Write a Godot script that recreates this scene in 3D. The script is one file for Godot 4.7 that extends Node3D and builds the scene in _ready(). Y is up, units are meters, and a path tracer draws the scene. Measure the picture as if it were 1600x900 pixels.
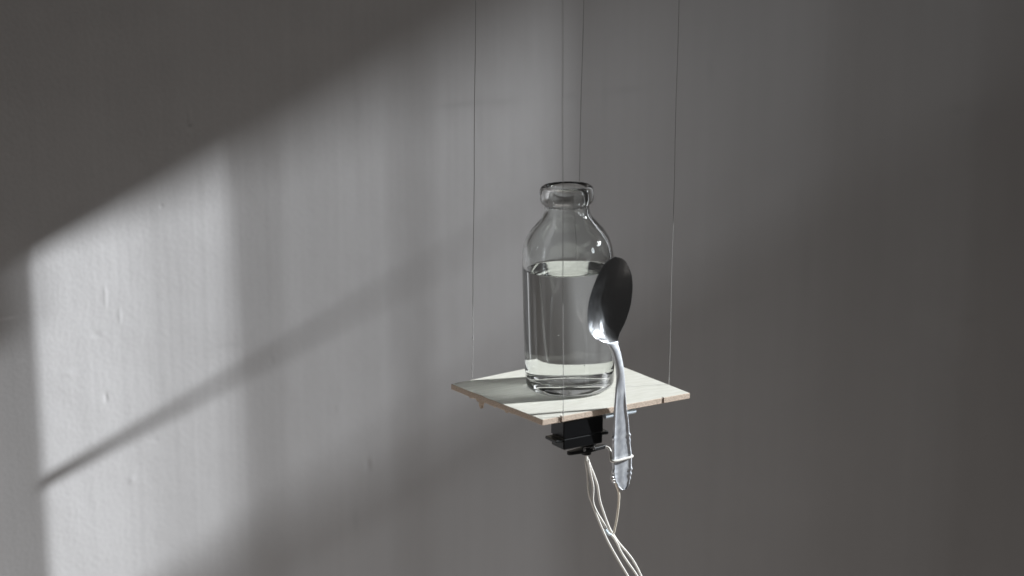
extends Node3D
# A hanging board with a bottle of water, a spoon and a small servo motor in front of a sunlit plaster wall.

const EX := Vector3(0.85, 0.0, -0.5267)        # along the board's front right edge
const EZ := Vector3(0.5267, 0.0, 0.85)         # out of that edge
const FRONT := Vector3(-0.0193, 0.0, 0.0848)   # front corner of the board's top
const WALL_AT := Vector3(-0.60, 0.0, 0.0)
const WALL_ALONG := Vector3(0.76604, 0.0, -0.64279)
const WALL_OUT := Vector3(0.64279, 0.0, 0.76604)
const TO_SUN := Vector3(0.8865, 0.4226, -0.1884)

var M := {}
var taken := {}


# ---------------------------------------------------------------- shapes
class Shape:
	var v := PackedVector3Array()
	var n := PackedVector3Array()
	var uv := PackedVector2Array()

	func tri(a: Vector3, b: Vector3, c: Vector3, na: Vector3, nb: Vector3, nc: Vector3, ua := Vector2(), ub := Vector2(), uc := Vector2()) -> void:
		var f := (b - a).cross(c - a)
		if f.length_squared() < 1e-22:
			return
		if f.dot(na + nb + nc) > 0.0:
			v.append_array([a, c, b]); n.append_array([na, nc, nb]); uv.append_array([ua, uc, ub])
		else:
			v.append_array([a, b, c]); n.append_array([na, nb, nc]); uv.append_array([ua, ub, uc])

	func flat(a: Vector3, b: Vector3, c: Vector3, out: Vector3) -> void:
		var f := (b - a).cross(c - a).normalized()
		if f.dot(out) < 0.0:
			f = -f
		tri(a, b, c, f, f, f)

	func quad(a: Vector3, b: Vector3, c: Vector3, d: Vector3, out: Vector3) -> void:
		flat(a, b, c, out); flat(a, c, d, out)

	# rows of points, smooth; sgn turns the normals over; rows r0..r1 only are put in
	func grid(rows: Array, wrap: bool, sgn := 1.0, r0 := 0, r1 := -1) -> void:
		var nr := rows.size()
		var nc: int = rows[0].size()
		if r1 < 0:
			r1 = nr - 1
		var nn := []
		for i in nr:
			var row := PackedVector3Array()
			for j in nc:
				var a: Vector3 = rows[mini(i + 1, nr - 1)][j] - rows[maxi(i - 1, 0)][j]
				var jn := (j + 1) % nc if wrap else mini(j + 1, nc - 1)
				var jp := (j - 1 + nc) % nc if wrap else maxi(j - 1, 0)
				var b: Vector3 = rows[i][jn] - rows[i][jp]
				if b.length() < 1e-9:      # a pole
					var k := 1 if i == 0 else nr - 2
					b = rows[k][jn] - rows[k][jp]
				row.append(a.cross(b).normalized() * sgn)
			nn.append(row)
		for i in range(r0, r1):
			for j in (nc if wrap else nc - 1):
				var q := (j + 1) % nc
				var u0 := float(j) / nc
				var u1 := float(j + 1) / nc
				var w0 := float(i) / nr
				var w1 := float(i + 1) / nr
				tri(rows[i][j], rows[i + 1][j], rows[i + 1][q], nn[i][j], nn[i + 1][j], nn[i + 1][q], Vector2(u0, w0), Vector2(u0, w1), Vector2(u1, w1))
				tri(rows[i][j], rows[i + 1][q], rows[i][q], nn[i][j], nn[i + 1][q], nn[i][q], Vector2(u0, w0), Vector2(u1, w1), Vector2(u1, w0))

	# outline in the x,z plane of t, from y0 to y1, with chamfers
	func prism(poly: PackedVector2Array, y0: float, y1: float, ch := 0.0, t := Transform3D(), caps := true, sides := true) -> void:
		var k := poly.size()
		var area := 0.0
		for i in k:
			area += poly[i].cross(poly[(i + 1) % k])
		var p := poly.duplicate()
		if area < 0.0:
			p.reverse()
		var ins := PackedVector2Array()
		for i in k:
			var e0 := (p[i] - p[(i - 1 + k) % k]).normalized()
			var e1 := (p[(i + 1) % k] - p[i]).normalized()
			var n0 := Vector2(-e0.y, e0.x)
			var n1 := Vector2(-e1.y, e1.x)
			ins.append(p[i] + (n0 + n1) / maxf(0.35, 1.0 + n0.dot(n1)) * ch)
		var lv := [[ins, y0], [p, y0 + ch], [p, y1 - ch], [ins, y1]]
		if sides:
			for s in 3:
				for i in k:
					var j := (i + 1) % k
					var e: Vector2 = p[j] - p[i]
					var out := t.basis * Vector3(e.y, [-0.5, 0.0, 0.5][s] * e.length(), -e.x)
					var a: Vector2 = lv[s][0][i]
					var b: Vector2 = lv[s][0][j]
					var c: Vector2 = lv[s + 1][0][j]
					var d: Vector2 = lv[s + 1][0][i]
					if (lv[s + 1][1] - lv[s][1]) > 1e-7:
						quad(t * Vector3(a.x, lv[s][1], a.y), t * Vector3(b.x, lv[s][1], b.y), t * Vector3(c.x, lv[s + 1][1], c.y), t * Vector3(d.x, lv[s + 1][1], d.y), out)
		if caps:
			var big := PackedVector2Array()
			for q in ins:
				big.append(q * 1000.0)
			var idx := Geometry2D.triangulate_polygon(big)
			for i in range(0, idx.size(), 3):
				var a := ins[idx[i]]
				var b := ins[idx[i + 1]]
				var c := ins[idx[i + 2]]
				flat(t * Vector3(a.x, y1, a.y), t * Vector3(b.x, y1, b.y), t * Vector3(c.x, y1, c.y), t.basis.y)
				flat(t * Vector3(a.x, y0, a.y), t * Vector3(b.x, y0, b.y), t * Vector3(c.x, y0, c.y), -t.basis.y)

	func box(lo: Vector3, hi: Vector3, ch: float, t := Transform3D()) -> void:
		prism(PackedVector2Array([Vector2(lo.x + ch, lo.z), Vector2(hi.x - ch, lo.z), Vector2(hi.x, lo.z + ch), Vector2(hi.x, hi.z - ch), Vector2(hi.x - ch, hi.z), Vector2(lo.x + ch, hi.z), Vector2(lo.x, hi.z - ch), Vector2(lo.x, lo.z + ch)]), lo.y, hi.y, ch, t)

	func disc(c: Vector3, r: float, y0: float, y1: float, ch: float, t := Transform3D(), k := 28) -> void:
		var p := PackedVector2Array()
		for i in k:
			p.append(Vector2(c.x + r * cos(TAU * i / k), c.z + r * sin(TAU * i / k)))
		prism(p, y0, y1, ch, t)

	func tube(path: PackedVector3Array, r: float, k := 10, taper := 1.0) -> void:
		var rows := []
		var side := Vector3.ZERO
		for i in path.size():
			var d := (path[mini(i + 1, path.size() - 1)] - path[maxi(i - 1, 0)]).normalized()
			if side == Vector3.ZERO:
				side = d.cross(Vector3.FORWARD if absf(d.z) < 0.8 else Vector3.RIGHT).normalized()
			side = (side - d * side.dot(d)).normalized()
			var up := d.cross(side)
			var row := PackedVector3Array()
			var rr := r * lerpf(1.0, taper, float(i) / (path.size() - 1))
			for j in k:
				row.append(path[i] + (side * cos(TAU * j / k) + up * sin(TAU * j / k)) * rr)
			rows.append(row)
		grid(rows, true, -1.0)
		for e in [0, path.size() - 1]:
			var o := path[e] - path[1 if e == 0 else e - 1]
			for j in k:
				flat(path[e], rows[e][j], rows[e][(j + 1) % k], o)

	func lathe(prof: PackedVector2Array, k := 96) -> void:
		var rows := []
		for q in prof:
			var row := PackedVector3Array()
			for j in k:
				row.append(Vector3(q.x * cos(TAU * j / k), q.y, q.x * sin(TAU * j / k)))
			rows.append(row)
		grid(rows, true, 1.0)

	func add_to(mesh: ArrayMesh, m: Material, off := Vector3.ZERO) -> void:
		var a := []
		a.resize(Mesh.ARRAY_MAX)
		var vv := v.duplicate()
		for i in vv.size():
			vv[i] -= off
		a[Mesh.ARRAY_VERTEX] = vv
		a[Mesh.ARRAY_NORMAL] = n
		a[Mesh.ARRAY_TEX_UV] = uv
		mesh.add_surface_from_arrays(Mesh.PRIMITIVE_TRIANGLES, a)
		mesh.surface_set_material(mesh.get_surface_count() - 1, m)


func smooth(pts: Array, steps := 8) -> PackedVector3Array:
	var out := PackedVector3Array()
	for i in pts.size() - 1:
		for s in steps:
			out.append(pts[i].cubic_interpolate(pts[i + 1], pts[maxi(i - 1, 0)], pts[mini(i + 2, pts.size() - 1)], float(s) / steps))
	out.append(pts[-1])
	return out


func smooth2(pts: Array, steps := 6) -> PackedVector2Array:
	var out := PackedVector2Array()
	for i in pts.size() - 1:
		for s in steps:
			out.append(pts[i].cubic_interpolate(pts[i + 1], pts[maxi(i - 1, 0)], pts[mini(i + 2, pts.size() - 1)], float(s) / steps))
	out.append(pts[-1])
	return out


func mm(a: Array) -> Array:
	var out := []
	for p in a:
		out.append(p * 0.001)
	return out


# ---------------------------------------------------------------- objects
func numbered(called: String) -> String:
	var k: int = taken.get(called, 0)
	taken[called] = k + 1
	return called if k == 0 else "%s_%03d" % [called, k]


func tag(o: Node3D, label: String, category: String, group := "", kind := "") -> Node3D:
	o.set_meta("label", label)
	if category: o.set_meta("category", category)
	if group: o.set_meta("group", group)
	if kind: o.set_meta("kind", kind)
	return o


func board_frame() -> Basis:
	return Basis(EX, Vector3.UP, EZ)


func thing(called: String, at: Vector3, b := Basis()) -> Node3D:
	var o := Node3D.new()
	o.name = numbered(called)
	o.transform = Transform3D(b, at)
	add_child(o, true)
	return o


func part(called: String, s: Shape, m: Material, parent: Node, off := Vector3.ZERO) -> MeshInstance3D:
	var o := MeshInstance3D.new()
	o.name = called
	o.mesh = ArrayMesh.new()
	s.add_to(o.mesh, m, off)
	parent.add_child(o, true)
	return o


# a thing of one mesh, its shape given in world axes (or those of b) about the point at
func single(called: String, s: Shape, m: Material, at := Vector3.ZERO, b := Basis()) -> MeshInstance3D:
	var o := part(numbered(called), s, m, self, Vector3.ZERO)
	o.transform = Transform3D(b, at)
	return o


func in_board(p: Vector3) -> Vector3:      # millimetres in the board's frame -> world
	return FRONT + (EX * p.x + Vector3.UP * p.y + EZ * p.z) * 0.001


func on_wall(u: float, w: float) -> Vector3:
	return WALL_AT + WALL_ALONG * u + Vector3.UP * w


# ---------------------------------------------------------------- materials
func mat(c: Color, rough := 0.7, metal := 0.0) -> StandardMaterial3D:
	var m := StandardMaterial3D.new()
	m.albedo_color = c.linear_to_srgb()
	m.roughness = rough
	m.metallic = metal
	return m


func noise(sd: int, freq: float, oct := 3, kind := FastNoiseLite.TYPE_SIMPLEX_SMOOTH) -> FastNoiseLite:
	var f := FastNoiseLite.new()
	f.seed = sd
	f.frequency = freq
	f.noise_type = kind
	f.fractal_octaves = oct
	return f


func noise_tex(sd: int, freq: float, lo: Color, hi: Color, size := 512, oct := 4) -> NoiseTexture2D:
	var t := NoiseTexture2D.new()
	t.width = size; t.height = size
	t.seamless = true
	t.noise = noise(sd, freq, oct)
	var g := Gradient.new()
	g.set_color(0, lo); g.set_color(1, hi)
	t.color_ramp = g
	return t


func bytes(sd: int, w: int, h: int, freq: float, oct: int, to_w: int, to_h: int) -> PackedByteArray:
	var im := noise(sd, freq, oct).get_image(w, h, false, false, true)
	im.resize(to_w, to_h, Image.INTERPOLATE_CUBIC)
	im.convert(Image.FORMAT_L8)
	return im.get_data()


# the wall's brushed plaster: one picture for relief, one for tone, both 1.4 m square
func wall_material() -> StandardMaterial3D:
	var N := 2048
	var streak := bytes(3, N, 24, 0.09, 3, N, N)          # narrow vertical brush lines
	var streak2 := bytes(9, N, 10, 0.018, 2, N, N)        # broad ones
	var lump := bytes(5, 512, 512, 0.035, 3, N, N)
	var grain := bytes(7, N, N, 0.16, 2, N, N)
	var patch := bytes(12, 256, 256, 0.012, 3, N, N)
	var hgt := PackedFloat32Array()
	hgt.resize(N * N)
	var tone := PackedByteArray()
	tone.resize(N * N * 3)
	for i in N * N:
		var smear: float = patch[i] / 255.0
		var st: float = (streak[i] - 128) / 128.0
		var lu: float = (lump[i] - 128) / 128.0
		var gr: float = (grain[i] - 128) / 128.0
		hgt[i] = 0.5 + 0.05 * st * smear + 0.02 * (streak2[i] - 128) / 128.0 + 0.20 * lu + 0.05 * gr
		var k: float = 0.93 + 0.035 * (smear - 0.5) + 0.011 * st * (0.3 + smear) + 0.006 * (streak2[i] - 128) / 128.0 + 0.012 * gr
		tone[i * 3] = int(255.0 * k)
		tone[i * 3 + 1] = int(255.0 * k)
		tone[i * 3 + 2] = int(255.0 * k)
	# nicks, drips and filled holes where the plaster has them: u, v on the wall, half sizes in mm, height
	for d in [[0.3895, 0.152, 1.6, 7.0, -0.9], [0.3895, 0.146, 2.2, 2.5, 0.9], [0.302, -0.066, 1.5, 4.0, -1.0], [0.561, -0.178, 2.0, 5.5, -1.1], [0.565, -0.176, 1.6, 5.0, 0.8],
			[0.318, 0.0, 1.6, 6.0, 0.8], [0.306, 0.018, 1.4, 8.0, 0.7], [0.296, -0.012, 3.0, 3.0, -0.6], [0.424, -0.034, 5.5, 6.5, 0.35], [0.424, -0.034, 3.5, 4.0, -0.3],
			[0.461, -0.063, 1.5, 3.0, -0.6], [0.36, 0.085, 1.3, 1.3, -0.9], [0.53, -0.118, 1.6, 4.0, 0.5], [0.322, -0.14, 2.5, 2.5, 0.6], [0.27, -0.04, 5.0, 3.0, 0.5], [0.345, -0.11, 3.0, 2.0, -0.4]]:
		var cx: float = (d[0] - 0.1) / 1.4 * N
		var cy: float = (0.5 - d[1]) / 1.4 * N
		var rx: float = d[2] * 0.001 / 1.4 * N
		var ry: float = d[3] * 0.001 / 1.4 * N
		for y in range(int(cy - 3 * ry) - 1, int(cy + 3 * ry) + 2):
			for x in range(int(cx - 3 * rx) - 1, int(cx + 3 * rx) + 2):
				var e: float = pow((x - cx) / rx, 2.0) + pow((y - cy) / ry, 2.0)
				hgt[posmod(y, N) * N + posmod(x, N)] += 0.35 * d[4] * exp(-e)
	var rng := RandomNumberGenerator.new()
	rng.seed = 17
	var marks := [[0.671, 0.141, 30.0, 2.5, -0.05], [0.72, 0.139, 14.0, 2.0, -0.04], [0.803, 0.138, 10.0, 3.0, -0.03], [0.221, 0.013, 9.0, 1.4, 0.08], [0.878, 0.138, 22.0, 2.0, -0.04], [0.616, -0.10, 6.0, 12.0, -0.02]]
	for k in 70:
		var tall := rng.randf() < 0.65
		marks.append([rng.randf_range(0.2, 1.5), rng.randf_range(-0.5, 0.3), rng.randf_range(0.8, 2.5) if tall else rng.randf_range(4.0, 20.0), rng.randf_range(6.0, 40.0) if tall else rng.randf_range(0.8, 3.0), rng.randf_range(-0.045, 0.03)])
	for d in marks:
		var cx: float = (d[0] - 0.1) / 1.4 * N
		var cy: float = (0.5 - d[1]) / 1.4 * N
		var rx: float = d[2] * 0.001 / 1.4 * N
		var ry: float = d[3] * 0.001 / 1.4 * N
		for y in range(int(cy - 2.5 * ry) - 1, int(cy + 2.5 * ry) + 2):
			for x in range(int(cx - 2.5 * rx) - 1, int(cx + 2.5 * rx) + 2):
				var at := posmod(y, N) * N + posmod(x, N)
				var e: float = exp(-pow((x - cx) / rx, 2.0) - pow((y - cy) / ry, 2.0)) * (0.6 + 0.8 * grain[at] / 255.0)
				for c in 3:
					tone[at * 3 + c] = clampi(int(tone[at * 3 + c] * (1.0 + d[4] * e)), 0, 255)
				hgt[at] += 0.8 * d[4] * e
	var hi := Image.create_from_data(N, N, false, Image.FORMAT_RF, hgt.to_byte_array())
	var ti := Image.create_from_data(N, N, false, Image.FORMAT_RGB8, tone)
	var m := mat(Color(0.56, 0.543, 0.540), 0.62)
	m.metallic_specular = 0.35
	m.albedo_texture = ImageTexture.create_from_image(ti)
	m.heightmap_enabled = true
	m.heightmap_texture = ImageTexture.create_from_image(hi)
	m.heightmap_scale = 0.16
	return m


func make_materials() -> void:
	M.wall = wall_material()
	var g := mat(Color(0.97, 0.985, 0.975), 0.0)
	g.albedo_color.a = 0.0
	g.refraction_enabled = true
	g.refraction_scale = 0.05
	g.clearcoat_enabled = true
	g.clearcoat = 0.6
	g.clearcoat_roughness = 0.06
	M.glass = g
	var wi := mat(Color(0.99, 1, 0.995), 0.0)
	wi.albedo_color.a = 0.0
	wi.refraction_enabled = true
	wi.refraction_scale = 0.0128            # glass against water
	M.wet_glass = wi
	var wt: StandardMaterial3D = wi.duplicate()
	wt.refraction_scale = 0.033
	M.water = wt
	var b := mat(Color(0.72, 0.70, 0.635), 0.5)
	b.uv1_triplanar = true
	b.uv1_scale = Vector3(7, 7, 48)
	b.albedo_texture = noise_tex(21, 0.012, Color(0.92, 0.92, 0.90), Color(1, 1, 1), 512, 5)
	b.heightmap_enabled = true
	b.heightmap_texture = noise_tex(23, 0.05, Color.BLACK, Color.WHITE, 512, 4)
	b.heightmap_scale = 0.008
	M.board = b
	var e := mat(Color(0.86, 0.71, 0.58), 0.85)
	e.uv1_triplanar = true
	e.uv1_scale = Vector3(30, 120, 30)
	e.albedo_texture = noise_tex(25, 0.03, Color(0.7, 0.68, 0.66), Color(1, 1, 1))
	e.heightmap_enabled = true
	e.heightmap_texture = noise_tex(26, 0.08, Color.BLACK, Color.WHITE)
	e.heightmap_scale = 0.012
	M.edge = e
	M.brown = mat(Color(0.16, 0.085, 0.05), 0.9)
	M.slit = mat(Color(0.10, 0.06, 0.04), 0.9)
	M.stain = mat(Color(0.50, 0.53, 0.33), 0.6)
	var s := mat(Color(0.80, 0.81, 0.83), 0.24, 1.0)
	s.roughness_texture = noise_tex(31, 0.03, Color(0.75, 0.75, 0.75), Color(1, 1, 1), 256)
	s.uv1_triplanar = true
	s.uv1_scale = Vector3(40, 14, 40)
	s.heightmap_enabled = true
	s.heightmap_texture = noise_tex(33, 0.03, Color.BLACK, Color.WHITE, 256)
	s.heightmap_scale = 0.006
	M.steel = s
	var sw: StandardMaterial3D = s.duplicate()
	sw.roughness = 0.5
	sw.metallic = 0.45
	sw.albedo_color = Color(0.84, 0.855, 0.88).linear_to_srgb()
	sw.albedo_texture = noise_tex(37, 0.03, Color(0.78, 0.79, 0.81), Color(1, 1, 1), 512, 5)
	sw.heightmap_scale = 0.006
	sw.uv1_scale = Vector3(14, 8, 14)
	M.worn_steel = sw
	M.black = mat(Color(0.006, 0.006, 0.0065), 0.3)
	M.black.metallic_specular = 0.5
	M.black_soft = mat(Color(0.012, 0.012, 0.0125), 0.4)
	M.screw = mat(Color(0.75, 0.75, 0.76), 0.3, 1.0)
	M.wire = mat(Color(0.74, 0.71, 0.66), 0.45)
	M.wire_tan = mat(Color(0.76, 0.69, 0.58), 0.45)
	M.plug = mat(Color(0.55, 0.62, 0.66), 0.35)
	M.tie = mat(Color(0.82, 0.79, 0.73), 0.4)
	M.tube = mat(Color(0.72, 0.80, 0.86), 0.25)
	M.line = mat(Color(0.46, 0.45, 0.44), 0.3)
	M.line.albedo_color.a = 0.65
	M.line.transparency = BaseMaterial3D.TRANSPARENCY_ALPHA
	M.line.roughness = 0.3
	M.frame = mat(Color(0.55, 0.53, 0.5), 0.7)


func sheer(alpha: float) -> StandardMaterial3D:  # see-through grey for the unseen sheets that weaken the sunbeam
	var m := mat(Color(0.35, 0.35, 0.34, alpha), 0.95)
	m.albedo_color.a = alpha
	m.transparency = BaseMaterial3D.TRANSPARENCY_ALPHA
	return m


# ---------------------------------------------------------------- the scene
func _ready() -> void:
	# camera
	var cam := Camera3D.new()
	cam.name = "camera"
	cam.fov = 17.0615
	cam.near = 0.05
	cam.far = 60.0
	cam.position = Vector3(-0.0396, 0.36989, 1.30011)
	cam.rotation_degrees = Vector3(-13, 0, 0)
	var at := CameraAttributesPhysical.new()
	at.frustum_focal_length = 80.0
	at.frustum_focus_distance = 1.33
	at.exposure_aperture = 4.5
	at.frustum_near = 0.05
	at.frustum_far = 60.0
	cam.attributes = at
	add_child(cam)
	cam.current = true
	# air and exposure
	var we := WorldEnvironment.new()
	we.name = "environment"
	var env := Environment.new()
	env.background_mode = Environment.BG_COLOR
	env.background_color = Color(0.018, 0.0175, 0.017).linear_to_srgb()
	env.tonemap_mode = Environment.TONE_MAPPER_LINEAR
	env.tonemap_exposure = 1.0
	env.sdfgi_enabled = true
	env.ssao_enabled = true
	env.ssil_enabled = true
	we.environment = env
	add_child(we)
	# the sunbeam that comes in by the window on the right
	var beam := SpotLight3D.new()
	beam.name = "sunbeam"
	var aim := on_wall(0.25, -0.15)
	beam.position = aim + TO_SUN * 12.0
	add_child(beam)
	beam.look_at(aim)
	beam.light_energy = 2.5 * 144.0
	beam.light_color = Color(0.962, 0.983, 1.0)
	beam.light_size = 0.022
	beam.spot_range = 40.0
	beam.spot_angle = 9.0
	beam.spot_angle_attenuation = 0.1
	beam.spot_attenuation = 2.0
	beam.shadow_enabled = true
	# added spot lamp along the sunbeam, throws more light through the bottle
	var glow := SpotLight3D.new()
	glow.name = "added_bottle_spot"
	glow.position = TO_SUN * 1.75
	add_child(glow)
	glow.look_at(Vector3(0.0, 0.01, 0.0))
	glow.light_energy = 0.85 * 3.06
	glow.light_color = Color(0.97, 0.99, 1.0)
	glow.light_size = 0.24
	glow.spot_range = 10.0
	glow.spot_angle = 6.5
	glow.spot_angle_attenuation = 0.5
	glow.spot_attenuation = 2.0
	glow.shadow_enabled = true
	# weak light from below, out of view, that lights the shaded wall
	var fill := AreaLight3D.new()
	fill.name = "unseen_floor_light"
	fill.area_size = Vector2(2.4, 2.0)
	fill.position = Vector3(-0.35, -1.9, 0.5)
	add_child(fill)
	fill.look_at(Vector3(-0.1, 0.0, -0.4))
	fill.light_energy = 2.5
	fill.light_color = Color(1.0, 0.965, 0.935)
	fill.area_range = 20.0
	fill.area_attenuation = 2.0
	fill.shadow_enabled = true

	# narrow light out of view at the right, placed for highlights on glass and metal
	var side_light := AreaLight3D.new()
	side_light.name = "unseen_side_light"
	side_light.area_size = Vector2(0.14, 0.34)
	side_light.position = Vector3(1.5, 0.55, 0.55)
	add_child(side_light)
	side_light.look_at(Vector3(0.0, 0.05, 0.0))
	side_light.light_energy = 0.11
	side_light.light_color = Color(0.95, 0.98, 1.0)
	side_light.area_range = 20.0
	side_light.area_attenuation = 2.0
	side_light.shadow_enabled = true

	make_materials()
	build_wall()
	build_unseen_window()
	build_board()
	build_bottle()
	build_spoon()
	build_servo()
	build_wires()
	build_strings()


func build_wall() -> void:
	var s := Shape.new()
	var p := [on_wall(-1.6, -1.3), on_wall(3.2, -1.3), on_wall(3.2, 1.5), on_wall(-1.6, 1.5)]
	var q := []
	for a in [Vector2(-1.6, -1.3), Vector2(3.2, -1.3), Vector2(3.2, 1.5), Vector2(-1.6, 1.5)]:
		q.append(Vector2((a.x - 0.1) / 1.4, (0.5 - a.y) / 1.4))
	s.tri(p[0], p[1], p[2], WALL_OUT, WALL_OUT, WALL_OUT, q[0], q[1], q[2])
	s.tri(p[0], p[2], p[3], WALL_OUT, WALL_OUT, WALL_OUT, q[0], q[2], q[3])
	var b := WALL_OUT * -0.12
	for i in 4:
		var j := (i + 1) % 4
		s.quad(p[i], p[j], p[j] + b, p[i] + b, (p[i] + p[j]) * 0.5 - on_wall(0.8, 0.1))
	s.quad(p[0] + b, p[1] + b, p[2] + b, p[3] + b, -WALL_OUT)
	tag(single("plaster_wall", s, M.wall), "grey painted plaster wall with brush streaks and slanting patches of sunlight", "wall", "", "structure")


# a point on the way from the wall at (u, w) towards the sun
func toward(u: float, w: float, t: float) -> Vector3:
	var p := on_wall(u, w)
	return p + (on_wall(0.25, -0.15) + TO_SUN * 12.0 - p).normalized() * t


# a flat slab across the beam between four points given as (u, w, distance)
func slab(a: Vector3, b: Vector3, c: Vector3, d: Vector3, thick := 0.012) -> Shape:
	var s := Shape.new()
	var p := [toward(a.x, a.y, a.z), toward(b.x, b.y, b.z), toward(c.x, c.y, c.z), toward(d.x, d.y, d.z)]
	var mid: Vector3 = (p[0] + p[1] + p[2] + p[3]) * 0.25
	var o := TO_SUN * thick
	s.quad(p[0], p[1], p[2], p[3], -TO_SUN)
	s.quad(p[0] + o, p[1] + o, p[2] + o, p[3] + o, TO_SUN)
	for i in 4:
		var j := (i + 1) % 4
		s.quad(p[i], p[j], p[j] + o, p[i] + o, (p[i] + p[j]) * 0.5 - mid)
	return s


func slope(u: float, w0: float) -> float:      # slant of the bar shadows cast on the wall
	return w0 + 0.306 * (u - 0.245)


func build_unseen_window() -> void:  # unseen slabs, placed and tilted to shape the sun patches on the wall
	var fr := thing("unseen_window_frame", Vector3.ZERO)
	tag(fr, "grey window frame pieces out of view at the right, tilted to shape the shadows on the wall", "window")
	var L := 0.061
	part("unseen_lintel", slab(Vector3(0.20, slope(0.20, L), 1.7), Vector3(1.2, slope(1.2, L) - 0.03, 9.4), Vector3(1.2, 1.6, 9.4), Vector3(0.20, 0.7, 1.7)), M.frame, fr)
	part("unseen_bar", slab(Vector3(0.242, slope(0.242, -0.124) - 0.0062, 2.3), Vector3(0.80, slope(0.80, -0.124) - 0.0012, 6.2), Vector3(0.80, slope(0.80, -0.124) + 0.0012, 6.2), Vector3(0.242, slope(0.242, -0.124) + 0.0042, 2.3)), M.frame, fr)
	part("unseen_bar", slab(Vector3(0.22, slope(0.22, -0.272) - 0.028, 5.6), Vector3(1.5, slope(1.5, -0.272) - 0.02, 9.3), Vector3(1.5, slope(1.5, -0.272) - 0.005, 9.3), Vector3(0.22, slope(0.22, -0.272), 5.6)), M.frame, fr)
	part("unseen_side_shade", slab(Vector3(-0.10, -0.105, 5.0), Vector3(0.236, -0.005, 5.0), Vector3(0.236, 0.7, 5.0), Vector3(-0.10, 0.7, 5.0)), M.frame, fr)  # unseen slab that darkens the top of the wall's left strip
	part("unseen_mullion", slab(Vector3(0.452, -0.9, 4.0), Vector3(0.4575, -0.9, 4.0), Vector3(0.4575, 0.7, 4.0), Vector3(0.452, 0.7, 4.0)), M.frame, fr)
	part("unseen_mullion", slab(Vector3(0.610, -0.9, 4.6), Vector3(0.618, -0.9, 4.6), Vector3(0.618, 0.7, 4.6), Vector3(0.610, 0.7, 4.6)), M.frame, fr)
	# unseen slab that shades the tops of the bottle, spoon and strings
	part("unseen_upper_shade", slab(Vector3(-0.62, -0.432, 2.2), Vector3(-0.03, -0.207, 2.2), Vector3(-0.03, 0.6, 2.2), Vector3(-0.62, 0.6, 2.2)), M.frame, fr)
	var cu := thing("unseen_dimming_sheets", Vector3.ZERO)  # see-through sheets out of view that dim the sunbeam in steps
	tag(cu, "sheer grey curtain layers out of view at the right that dim the sun on the wall", "sheet")
	for f in [[0.335, 5.0, 0.15], [0.600, 3.4, 0.06], [0.79, 5.0, 0.38], [0.90, 6.4, 0.14], [1.02, 6.5, 0.15], [1.16, 6.6, 0.4]]:
		var far: float = f[1] + (2.3 - f[0]) * 2.2
		part("unseen_layer", slab(Vector3(f[0], -1.1, f[1]), Vector3(2.3, -1.1, far), Vector3(2.3, 0.9, far), Vector3(f[0], 0.9, f[1]), 0.001), sheer(f[2]), cu)
	part("unseen_layer", slab(Vector3(0.421, -0.6, 6.7), Vector3(2.3, -0.6, 9.0), Vector3(2.3, 0.8, 7.0), Vector3(0.421, 0.15, 1.25), 0.001), sheer(0.29), cu)
	part("unseen_lower_sheet", slab(Vector3(0.26, slope(0.26, -0.290), 6.4), Vector3(1.9, slope(1.9, -0.290), 7.4), Vector3(1.9, -1.3, 7.4), Vector3(0.26, -1.3, 6.4), 0.001), sheer(0.40), cu)  # unseen sheet that darkens the lower wall
	part("unseen_side_sheet", slab(Vector3(0.10, -1.1, 1.6), Vector3(0.245, -1.1, 1.6), Vector3(0.245, 0.6, 1.6), Vector3(0.10, 0.6, 1.6), 0.001), sheer(0.45), cu)  # unseen sheet that darkens the strip at the wall's left


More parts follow.
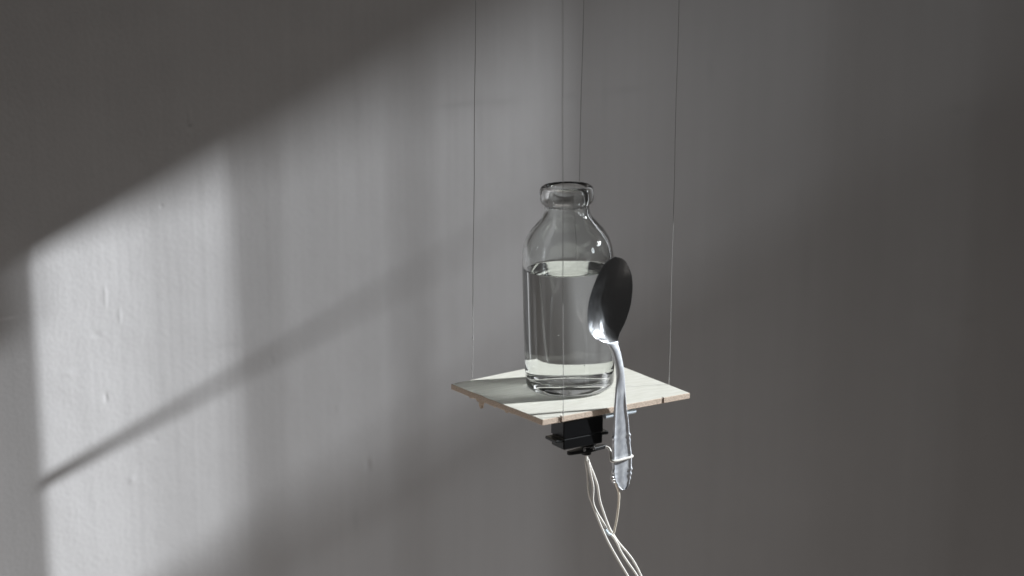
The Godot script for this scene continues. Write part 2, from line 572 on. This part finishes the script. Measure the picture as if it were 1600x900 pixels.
func build_board() -> void:
	var b := board_frame()
	var o := thing("wooden_board", FRONT, b)
	tag(o, "small square cream board hanging level on four thin strings under the bottle", "board")
	var inv := b.inverse()
	var at := func(p: Vector3) -> Vector2:
		var q: Vector3 = inv * (p - FRONT)
		return Vector2(q.x, q.z)
	var L: Vector2 = at.call(Vector3(-0.0824, 0, -0.0016))
	var B: Vector2 = at.call(Vector3(0.0200, 0, -0.0817))
	var R: Vector2 = at.call(Vector3(0.0836, 0, 0.0210))
	var F := Vector2.ZERO
	# the main panel, its edge a little uneven
	var rng := RandomNumberGenerator.new()
	rng.seed = 4
	var outline := PackedVector2Array()
	var go := func(p: Vector2, q: Vector2, k: int, rough: float) -> void:
		for i in k:
			var d := (q - p).orthogonal().normalized()
			outline.append(p.lerp(q, float(i) / k) + d * (rng.randf_range(-rough, rough) if i else 0.0))
	go.call(F, L, 26, 0.0003)
	go.call(L, B, 10, 0.0001)
	go.call(B, R, 10, 0.0001)
	go.call(R, F, 12, 0.00008)
	var top := Shape.new()
	top.prism(outline, -0.0040, 0.0, 0.00025, Transform3D(), true, false)
	var side := Shape.new()
	side.prism(outline, -0.0040, 0.0, 0.00025, Transform3D(), false, true)
	var pn := part("panel", top, M.board, o)
	side.add_to(pn.mesh, M.edge)
	var s := Shape.new()
	# string slits in the front edge
	for q in [[0.0985, 0.0], [0.0148, 0.0]]:
		s = Shape.new()
		s.box(Vector3(q[0] - 0.0004, -0.0039, -0.002), Vector3(q[0] + 0.0004, 0.0001, 0.00035), 0.0001)
		part("string_slit", s, M.slit, o)
	# splinters of torn wood under the left edge
	for q in [[0.335, 5.0, 5.2, 0.4], [0.30, 4.0, 1.8, 0.5], [0.22, 5.0, 1.3, 0.5], [0.48, 2.5, 1.4, 0.5], [0.44, 4.0, 1.0, 0.2], [0.61, 3.5, 1.6, 0.4], [0.66, 3.0, 1.0, 0.4]]:
		s = Shape.new()
		var p := L.lerp(F, q[0]) + Vector2(0.0012, -0.0008)
		var along := (F - L).normalized()
		var across := along.orthogonal()
		var ring := []
		for i in 4:
			var row := PackedVector3Array()
			for j in 9:
				var a := TAU * j / 9 + i * 0.2
				var w: float = q[1] * 0.0005 * [1.0, 1.0, 0.95, 0.85][i] * (1.0 + rng.randf_range(-0.3, 0.3))
				var at2: Vector2 = p + along * cos(a) * w + across * sin(a) * w * 0.5
				row.append(Vector3(at2.x, -0.0036 - q[2] * 0.001 * [0.0, 0.4, 0.8, 1.0][i] * (1.0 + rng.randf_range(-0.18, 0.18) * signf(i)), at2.y))
			ring.append(row)
		for i in 3:
			for j in 9:
				var m := (j + 1) % 9
				s.quad(ring[i][j], ring[i][m], ring[i + 1][m], ring[i + 1][j], ring[i][j] - Vector3(p.x, ring[i][j].y, p.y))
		for j in 9:
			s.flat(ring[3][j], ring[3][(j + 1) % 9], Vector3(p.x, ring[3][0].y, p.y), Vector3.DOWN)
		part("splinter", s, M.edge, o)


func build_bottle() -> void:
	var lean := Basis(Vector3.BACK, deg_to_rad(1.35))
	# outside from the middle of the base to the lip
	var outer := smooth2([Vector2(0, 3.2), Vector2(12, 2.6), Vector2(22, 0.7), Vector2(25.5, 0.0), Vector2(28.2, 0.8), Vector2(29.8, 3.0), Vector2(30.4, 7), Vector2(30.7, 20), Vector2(31, 45), Vector2(31, 75),
		Vector2(31, 88), Vector2(30.6, 97), Vector2(28.8, 104.5), Vector2(25.6, 110.5), Vector2(21.4, 115.6), Vector2(17.8, 119.8), Vector2(15.9, 123.6), Vector2(15.3, 127), Vector2(15.6, 129.2), Vector2(17.0, 130.8),
		Vector2(18.1, 133.2), Vector2(18.5, 136), Vector2(18.3, 139), Vector2(17.2, 141.6), Vector2(15.4, 142.8), Vector2(13.8, 142.4)])
	var lip := smooth2([Vector2(13.8, 142.4), Vector2(12.8, 140.6), Vector2(12.5, 137), Vector2(12.4, 130), Vector2(12.9, 124.6), Vector2(15.2, 119.6), Vector2(19.0, 114.4), Vector2(23.2, 109.0), Vector2(26.4, 103.2),
		Vector2(28.0, 96.5), Vector2(28.4, 90), Vector2(28.4, 86.4)])
	var wet := smooth2([Vector2(28.4, 86.4), Vector2(28.4, 80), Vector2(28.4, 50), Vector2(28.1, 22), Vector2(27.6, 13), Vector2(26.2, 9.0), Vector2(23.2, 7.0), Vector2(18, 6.6), Vector2(9, 7.6), Vector2(0, 8.2)])
	var scale := func(a: PackedVector2Array) -> PackedVector2Array:
		var c := PackedVector2Array()
		for q in a:
			c.append(Vector2(q.x * 1.022, q.y) * 0.001)
		return c
	var prof: PackedVector2Array = scale.call(outer)
	var lp: PackedVector2Array = scale.call(lip)
	for i in range(1, lp.size()):
		prof.append(lp[i])
	var s := Shape.new()
	s.lathe(prof, 128)
	var o := single("glass_bottle", s, M.glass, Vector3(0.0010, 0.0002, 0.0050), lean)
	tag(o, "clear glass bottle with a thick rounded lip, two thirds full of water", "bottle")
	var w := Shape.new()
	w.lathe(scale.call(wet), 128)
	var wo := single("bottle_water", w, M.wet_glass, Vector3(0.0010, 0.0002, 0.0050), lean)
	var tp := Shape.new()
	var surf := smooth2([Vector2(28.4, 86.4), Vector2(28.1, 85.5), Vector2(27.2, 84.9), Vector2(25, 84.7), Vector2(12, 84.6), Vector2(0, 84.6)], 4)
	tp.lathe(scale.call(surf), 128)
	var rng := RandomNumberGenerator.new()
	rng.seed = 8
	for k in 14:      # air bubbles on the glass near the bottom
		var ang := rng.randf_range(-0.6, PI + 0.6)
		var rad := rng.randf_range(0.0268, 0.0276) if k < 9 else rng.randf_range(0.004, 0.02)
		var bub := Vector3(cos(ang) * rad, rng.randf_range(0.014, 0.05) if k < 9 else rng.randf_range(0.0088, 0.0098), sin(ang) * rad)
		var br := rng.randf_range(0.00035, 0.0007)
		var rows := []
		for i in 7:
			var row := PackedVector3Array()
			for j in 10:
				row.append(bub + Vector3(sin(PI * i / 6.0) * cos(TAU * j / 10), -cos(PI * i / 6.0), sin(PI * i / 6.0) * sin(TAU * j / 10)) * br)
			rows.append(row)
		tp.grid(rows, true, -1.0)
	# the surface faces up whatever way the profile runs
	tp.add_to(wo.mesh, M.water)
	tag(wo, "clear still water filling the lower two thirds of the glass bottle", "water")


func build_spoon() -> void:
	# centre height, centre across, half width, distance in front of the board's edge; millimetres
	var rows := [
		[104.1, 55.38, 0.3, 2.0],
		[103.84, 55.38, 1.29, 2.00], [103.18, 55.52, 3.74, 2.01], [102.12, 55.28, 6.06, 2.03], [100.42, 55.04, 8.39, 2.06], [97.86, 54.80, 10.45, 2.10], [94.42, 54.57, 12.52, 2.16],
		[90.13, 54.22, 14.47, 2.24], [85.45, 53.43, 15.97, 2.32], [80.35, 52.47, 17.00, 2.40], [75.25, 51.51, 17.47, 2.49], [69.75, 50.54, 17.36, 2.74], [64.68, 49.50, 16.48, 2.98],
		[60.86, 48.82, 15.53, 3.16], [57.88, 48.37, 14.47, 3.30], [55.31, 48.07, 13.05, 3.42], [53.14, 48.13, 11.38, 3.54], [51.35, 48.66, 9.70, 3.72], [49.68, 49.80, 7.85, 3.87],
		[48.22, 51.07, 6.10, 4.01], [46.33, 52.29, 4.57, 4.18], [44.25, 53.26, 3.69, 4.38], [41.50, 54.38, 3.38, 4.63], [37.39, 55.73, 3.18, 4.87], [32.85, 56.94, 2.95, 5.13],
		[28.36, 57.73, 2.93, 5.40], [21.47, 58.73, 3.17, 5.13], [12.88, 58.92, 3.99, 4.80], [5.57, 59.25, 4.60, 4.38], [-1.44, 59.90, 5.32, 3.71], [-9.45, 60.93, 6.18, 2.96],
		[-16.52, 61.61, 6.73, 2.30], [-22.18, 62.12, 7.11, 1.77], [-29.79, 63.03, 7.65, 1.10], [-36.96, 63.99, 8.10, 0.50], [-44.10, 64.62, 7.90, -0.10], [-49.79, 64.94, 7.38, -0.58],
		[-53.68, 65.62, 6.45, -0.90], [-56.63, 66.26, 5.28, -1.14], [-59.09, 66.78, 3.75, -1.34], [-60.56, 67.07, 2.07, -1.46], [-61.03, 67.05, 0.67, -1.50]]
	var fine := []
	for i in rows.size() - 1:
		for k in 5:
			var f := k / 5.0
			var r := []
			for c in 4:
				r.append(cubic_interpolate(rows[i][c], rows[i + 1][c], rows[maxi(i - 1, 0)][c], rows[mini(i + 2, rows.size() - 1)][c], f))
			r.append(i + f)
			fine.append(r)
	fine.append(rows[-1] + [rows.size() - 1.0])
	var grid_rows := []
	var split := 0
	for q in fine.size():
		var r: Array = fine[q]
		var y: float = r[0]
		var hw: float = maxf(r[2], 0.05)
		for e in [[-21.2, 0.85, 1.0], [-24.6, 0.55, 0.8], [-46.5, 0.9, 1.0], [-50.2, 0.75, 0.9], [-53.8, 0.7, 0.9], [-57.6, 0.6, 0.7]]:
			hw += e[1] * exp(-pow((y - e[0]) / e[2], 2.0))
		var inb := clampf((y - 46.0) / 58.1, 0.0, 1.0)            # 0 at the neck, 1 at the tip
		var depth := 7.2 * pow(sin(PI * pow(inb, 0.85)), 0.9) if y > 46.0 else 0.0
		if y > 47.0:
			split = q
		var bowl := smoothstep(45.0, 53.0, y)
		var shank := smoothstep(47.0, 40.0, y) * smoothstep(16.0, 28.0, y)
		var grown := smoothstep(22.0, 0.0, y)
		var row := PackedVector3Array()
		var side := 20
		for front in [true, false]:
			for j in side:
				var a := -cos(PI * (j + 0.5) / side) if front else cos(PI * (j + 0.5) / side)
				var dish := -depth * (1.0 - a * a)
				var crown: float = (1.0 - bowl) * ((0.9 + 0.5 * shank) * sqrt(maxf(0.0, 1.0 - a * a)) * (1.0 - 0.75 * grown))
				crown += grown * (0.75 * exp(-pow((absf(a) - 0.84) / 0.09, 2.0)) + 0.28 * exp(-pow((absf(a) - 0.60) / 0.06, 2.0)) + 0.25 * exp(-pow(a / 0.5, 2.0)))
				crown += grown * smoothstep(0.45, 0.75, absf(a)) * (0.55 * exp(-pow((y + 21.2) / 0.8, 2.0)) + 0.4 * exp(-pow((y + 24.6) / 0.7, 2.0)) + 0.5 * exp(-pow((y + 46.5) / 0.8, 2.0)) + 0.5 * exp(-pow((y + 50.2) / 0.8, 2.0)))
				var back: float = lerpf(-1.3 - 0.9 * shank, -1.15, bowl) * pow(maxf(0.0, 1.0 - a * a), 0.3)
				row.append(Vector3(r[1] + a * hw, y, r[3] + dish + (crown if front else back)) * 0.001)
		grid_rows.append(row)
	var base := Vector3(67.0, -61.0, -1.5) * 0.001
	var o := thing("metal_spoon", in_board(Vector3(67.0, -61.0, -1.5)), board_frame())
	tag(o, "tarnished silver spoon standing upright in front of the board, bowl at the top", "spoon")
	var s := Shape.new()
	s.grid(grid_rows, true, -1.0, 0, split + 1)
	part("bowl", s, M.steel, o, base)
	s = Shape.new()
	s.grid(grid_rows, true, -1.0, split + 1)
	part("handle", s, M.worn_steel, o, base)


func build_servo() -> void:
	var base := Vector3(33, -28, -10)
	var o := thing("servo_motor", in_board(base), board_frame())
	tag(o, "black servo motor hanging upside down beneath the front of the board", "servo motor")
	base *= 0.001
	var s := Shape.new()
	s.box(Vector3(17.4, -16.6, -17.0) * 0.001, Vector3(49.4, -4.9, -1.2) * 0.001, 0.0005)
	part("case", s, M.black, o, base)
	s = Shape.new()
	s.box(Vector3(17.6, -24.6, -16.8) * 0.001, Vector3(49.2, -16.9, -1.4) * 0.001, 0.0007)
	part("gear_case", s, M.black, o, base)
	for x in [[12.2, 17.6], [49.2, 54.6]]:
		s = Shape.new()
		s.box(Vector3(x[0], -19.4, -16.0) * 0.001, Vector3(x[1], -17.2, -2.2) * 0.001, 0.0004)
		var f := part("mounting_tab", s, M.black_soft, o, base)
		s = Shape.new()
		for z in [-5.6, -12.6]:
			s.disc(Vector3((x[0] + x[1]) * 0.5, 0, z) * 0.001, 0.0014, -0.0201, -0.0193, 0.0002, Transform3D(), 14)
		part("grommet", s, M.black, f, base)
	s = Shape.new()
	s.disc(Vector3(41.0, 0, -9.0) * 0.001, 0.0066, -0.0268, -0.0244, 0.0005)
	s.disc(Vector3(41.0, 0, -9.0) * 0.001, 0.0030, -0.0290, -0.0266, 0.0003)
	part("gear_hub", s, M.black, o, base)
	# the horn: a two-armed lever with holes' rims and a screw
	s = Shape.new()
	var p := PackedVector2Array()
	for i in 13:
		var a := PI * 0.5 + PI * i / 12.0
		p.append(Vector2(27.6 + 2.0 * cos(a), -9.0 + 2.0 * sin(a)) * 0.001)
	p.append(Vector2(37.8, -12.6) * 0.001)
	for i in 13:
		var a := -PI * 0.5 + PI * i / 12.0
		if i == 0:
			p.append(Vector2(44.4, -12.6) * 0.001)
		p.append(Vector2(54.6 + 2.0 * cos(a), -9.0 + 2.0 * sin(a)) * 0.001)
	p.append(Vector2(44.4, -5.4) * 0.001)
	p.append(Vector2(37.8, -5.4) * 0.001)
	s.prism(p, -0.0312, -0.0288, 0.0003)
	var h := part("horn", s, M.black_soft, o, base)
	s = Shape.new()
	s.disc(Vector3(41.0, 0, -9.0) * 0.001, 0.0034, -0.0332, -0.0312, 0.0003)
	part("horn_hub", s, M.black_soft, h, base)
	for x in [37.2, 44.6]:
		s = Shape.new()
		s.disc(Vector3(x, 0, -5.6) * 0.001, 0.0009, -0.0295, -0.0272, 0.0003, Transform3D(), 14)
		part("screw", s, M.screw, h, base)
	# short clear tube taped under the notch
	s = Shape.new()
	s.tube(PackedVector3Array([Vector3(-0.0125, 0, 0), Vector3(-0.006, 0, 0), Vector3(0.006, 0, 0), Vector3(0.0125, 0, 0)]), 0.0019, 16)
	tag(single("plastic_tube", s, M.tube, in_board(Vector3(64.4, -6.6, -3.4)), board_frame()), "short pale blue plastic tube under the board edge behind the spoon", "tube")


func cable(called: String, pts: Array, r: float, m: Material, label: String, category: String, group := "") -> void:
	var a := []
	for p in pts:
		a.append(in_board(p))
	var base: Vector3 = a[0]
	for i in a.size():
		a[i] -= base
	var s := Shape.new()
	s.tube(smooth(a, 8), r, 10)
	tag(single(called, s, m, base), label, category, group)


func build_wires() -> void:
	var g := "thin white leads hanging from the servo"
	cable("servo_cable", [Vector3(40.8, -30.5, -9.0), Vector3(41.0, -35.6, -9.0), Vector3(40.8, -39.7, -9.0), Vector3(42.2, -47.3, -9.0), Vector3(43.4, -61.2, -9.0), Vector3(47.0, -71.1, -9.0), Vector3(50.5, -79.9, -9.0), Vector3(55.4, -90.8, -9.0), Vector3(60.4, -100.9, -9.0), Vector3(68.8, -114.5, -10.0), Vector3(79.2, -130.1, -12.0), Vector3(84.3, -138.3, -12.0), Vector3(97.0, -162.0, -12.0)],
		0.00078, M.wire, "white lead hanging furthest left of the three below the servo", "cable", g)
	cable("servo_cable", [Vector3(42.0, -30.5, -10.5), Vector3(42.6, -35.9, -10.5), Vector3(44.2, -41.6, -10.5), Vector3(46.0, -48.5, -11.0), Vector3(48.6, -58.8, -11.5), Vector3(48.5, -68.9, -11.5), Vector3(51.0, -76.2, -11.0), Vector3(56.7, -85.4, -11.0), Vector3(61.7, -94.1, -11.0), Vector3(65.0, -97.5, -11.0), Vector3(68.5, -102.7, -11.0), Vector3(72.5, -110.6, -11.0), Vector3(78.3, -119.4, -11.0), Vector3(86.5, -131.2, -11.0), Vector3(100.0, -153.0, -11.0)],
		0.00078, M.wire, "white lead in the middle, crossing between the two others below the servo", "cable", g)
	cable("servo_cable", [Vector3(43.5, -30.5, -11.5), Vector3(44.1, -36.6, -12.0), Vector3(46.6, -43.1, -12.5), Vector3(49.7, -49.7, -13.0), Vector3(53.8, -59.0, -14.0), Vector3(55.9, -70.1, -14.0), Vector3(59.2, -79.7, -14.0), Vector3(63.3, -90.5, -13.5), Vector3(66.0, -95.7, -13.0), Vector3(71.9, -104.4, -13.0), Vector3(78.8, -112.6, -13.0), Vector3(84.7, -120.6, -13.0), Vector3(91.4, -132.9, -13.0), Vector3(101.0, -154.0, -13.0)],
		0.00078, M.wire, "white lead bowing furthest right of the three below the servo", "cable", g)
	cable("spoon_lead", [Vector3(57.4, -50.0, -1.0), Vector3(59.3, -53.5, -1.0), Vector3(61.3, -57.4, -1.5), Vector3(64.3, -64.2, -3.0), Vector3(65.4, -73.3, -5.0), Vector3(65.5, -83.7, -7.0), Vector3(64.6, -94.5, -9.0)],
		0.0008, M.wire_tan, "cream lead curving down from the foot of the spoon to the other leads", "cable")
	cable("lead_end", [Vector3(57.6, -90.6, -9.4), Vector3(60.0, -94.0, -9.2), Vector3(62.2, -95.0, -9.0)], 0.0011, M.plug, "pale blue grey lead end where the leads meet below the spoon", "connector")
	cable("linkage_wire", [Vector3(54.0, -30.4, -8.8), Vector3(56.3, -30.4, -8.2), Vector3(57.5, -30.8, -7.0), Vector3(57.7, -31.9, -5.0), Vector3(56.9, -33.5, -3.0), Vector3(55.7, -35.5, -1.2), Vector3(55.3, -37.6, 0.2)],
		0.00085, M.tie, "white wire loop from the servo lever to the spoon handle", "wire")
	# a knot of fine wire at the spoon's foot
	var s := Shape.new()
	var k := PackedVector3Array()
	for i in 40:
		var a := TAU * i / 13.0
		k.append(Vector3(0.0011 * cos(a) + 0.0006 * sin(a * 0.37), -0.0030 + 0.00016 * i, 0.0009 * sin(a)))
	s.tube(k, 0.00045, 7)
	tag(single("wire_knot", s, M.screw, in_board(Vector3(57.6, -51.4, -0.8)), board_frame()), "small twist of bare wire at the left edge of the spoon's foot", "wire")
	# the white tie round the handle
	s = Shape.new()
	var ring := PackedVector3Array()
	for i in 49:
		var a := TAU * i / 48.0
		var x := 8.35 * signf(cos(a)) * pow(absf(cos(a)), 0.55)
		var z := 1.9 * signf(sin(a)) * pow(absf(sin(a)), 0.55)
		ring.append(Vector3(x, x * 0.06, z + 0.1) * 0.001)
	s.tube(ring, 0.00085, 10)
	tag(single("cable_tie", s, M.tie, in_board(Vector3(63.8, -37.5, 0.3)), board_frame()), "white tie wound round the lower handle of the spoon", "tie")


func build_strings() -> void:
	var list := [
		[Vector3(-0.0679, 0.0, -0.0180), Vector3(-0.0644, 0.2668, -0.0183), "string at the left corner of the board, leftmost of the four"],
		[Vector3(0.0708, 0.0, -0.0012), Vector3(0.0727, 0.2681, -0.0016), "string at the right corner of the board, rightmost of the four"],
		[Vector3(-0.0056, -0.001, 0.0774), Vector3(-0.0077, 0.2743, 0.0775), "string at the front corner of the board, passing before the bottle"],
		[Vector3(0.0068, 0.0, -0.0704), Vector3(0.0112, 0.2627, -0.0708), "string behind the bottle, running down to the back of the board"]]
	for q in list:
		var base: Vector3 = q[0] - Vector3(0, 0.001, 0)
		var top: Vector3 = q[0] + (q[1] - q[0]) * 2.6 - base
		var s := Shape.new()
		var pts := PackedVector3Array()
		for i in 25:
			var f := i / 24.0
			pts.append(top * f + Vector3(0.0002 * sin(f * 40.0), 0, 0))
		s.tube(pts, 0.00025, 8)
		for k in ([[0.007, 0.010], [0.029, 0.031]] if q[2].contains("left") else [[0.004, 0.0055]]):
			var dir := top.normalized()
			s.tube(PackedVector3Array([dir * k[0], dir * (k[0] * 0.6 + k[1] * 0.4), dir * (k[0] * 0.4 + k[1] * 0.6), dir * k[1]]), 0.00048, 7)
		tag(single("suspension_string", s, M.line, base), "thin clear " + q[2], "string", "strings that carry the board")
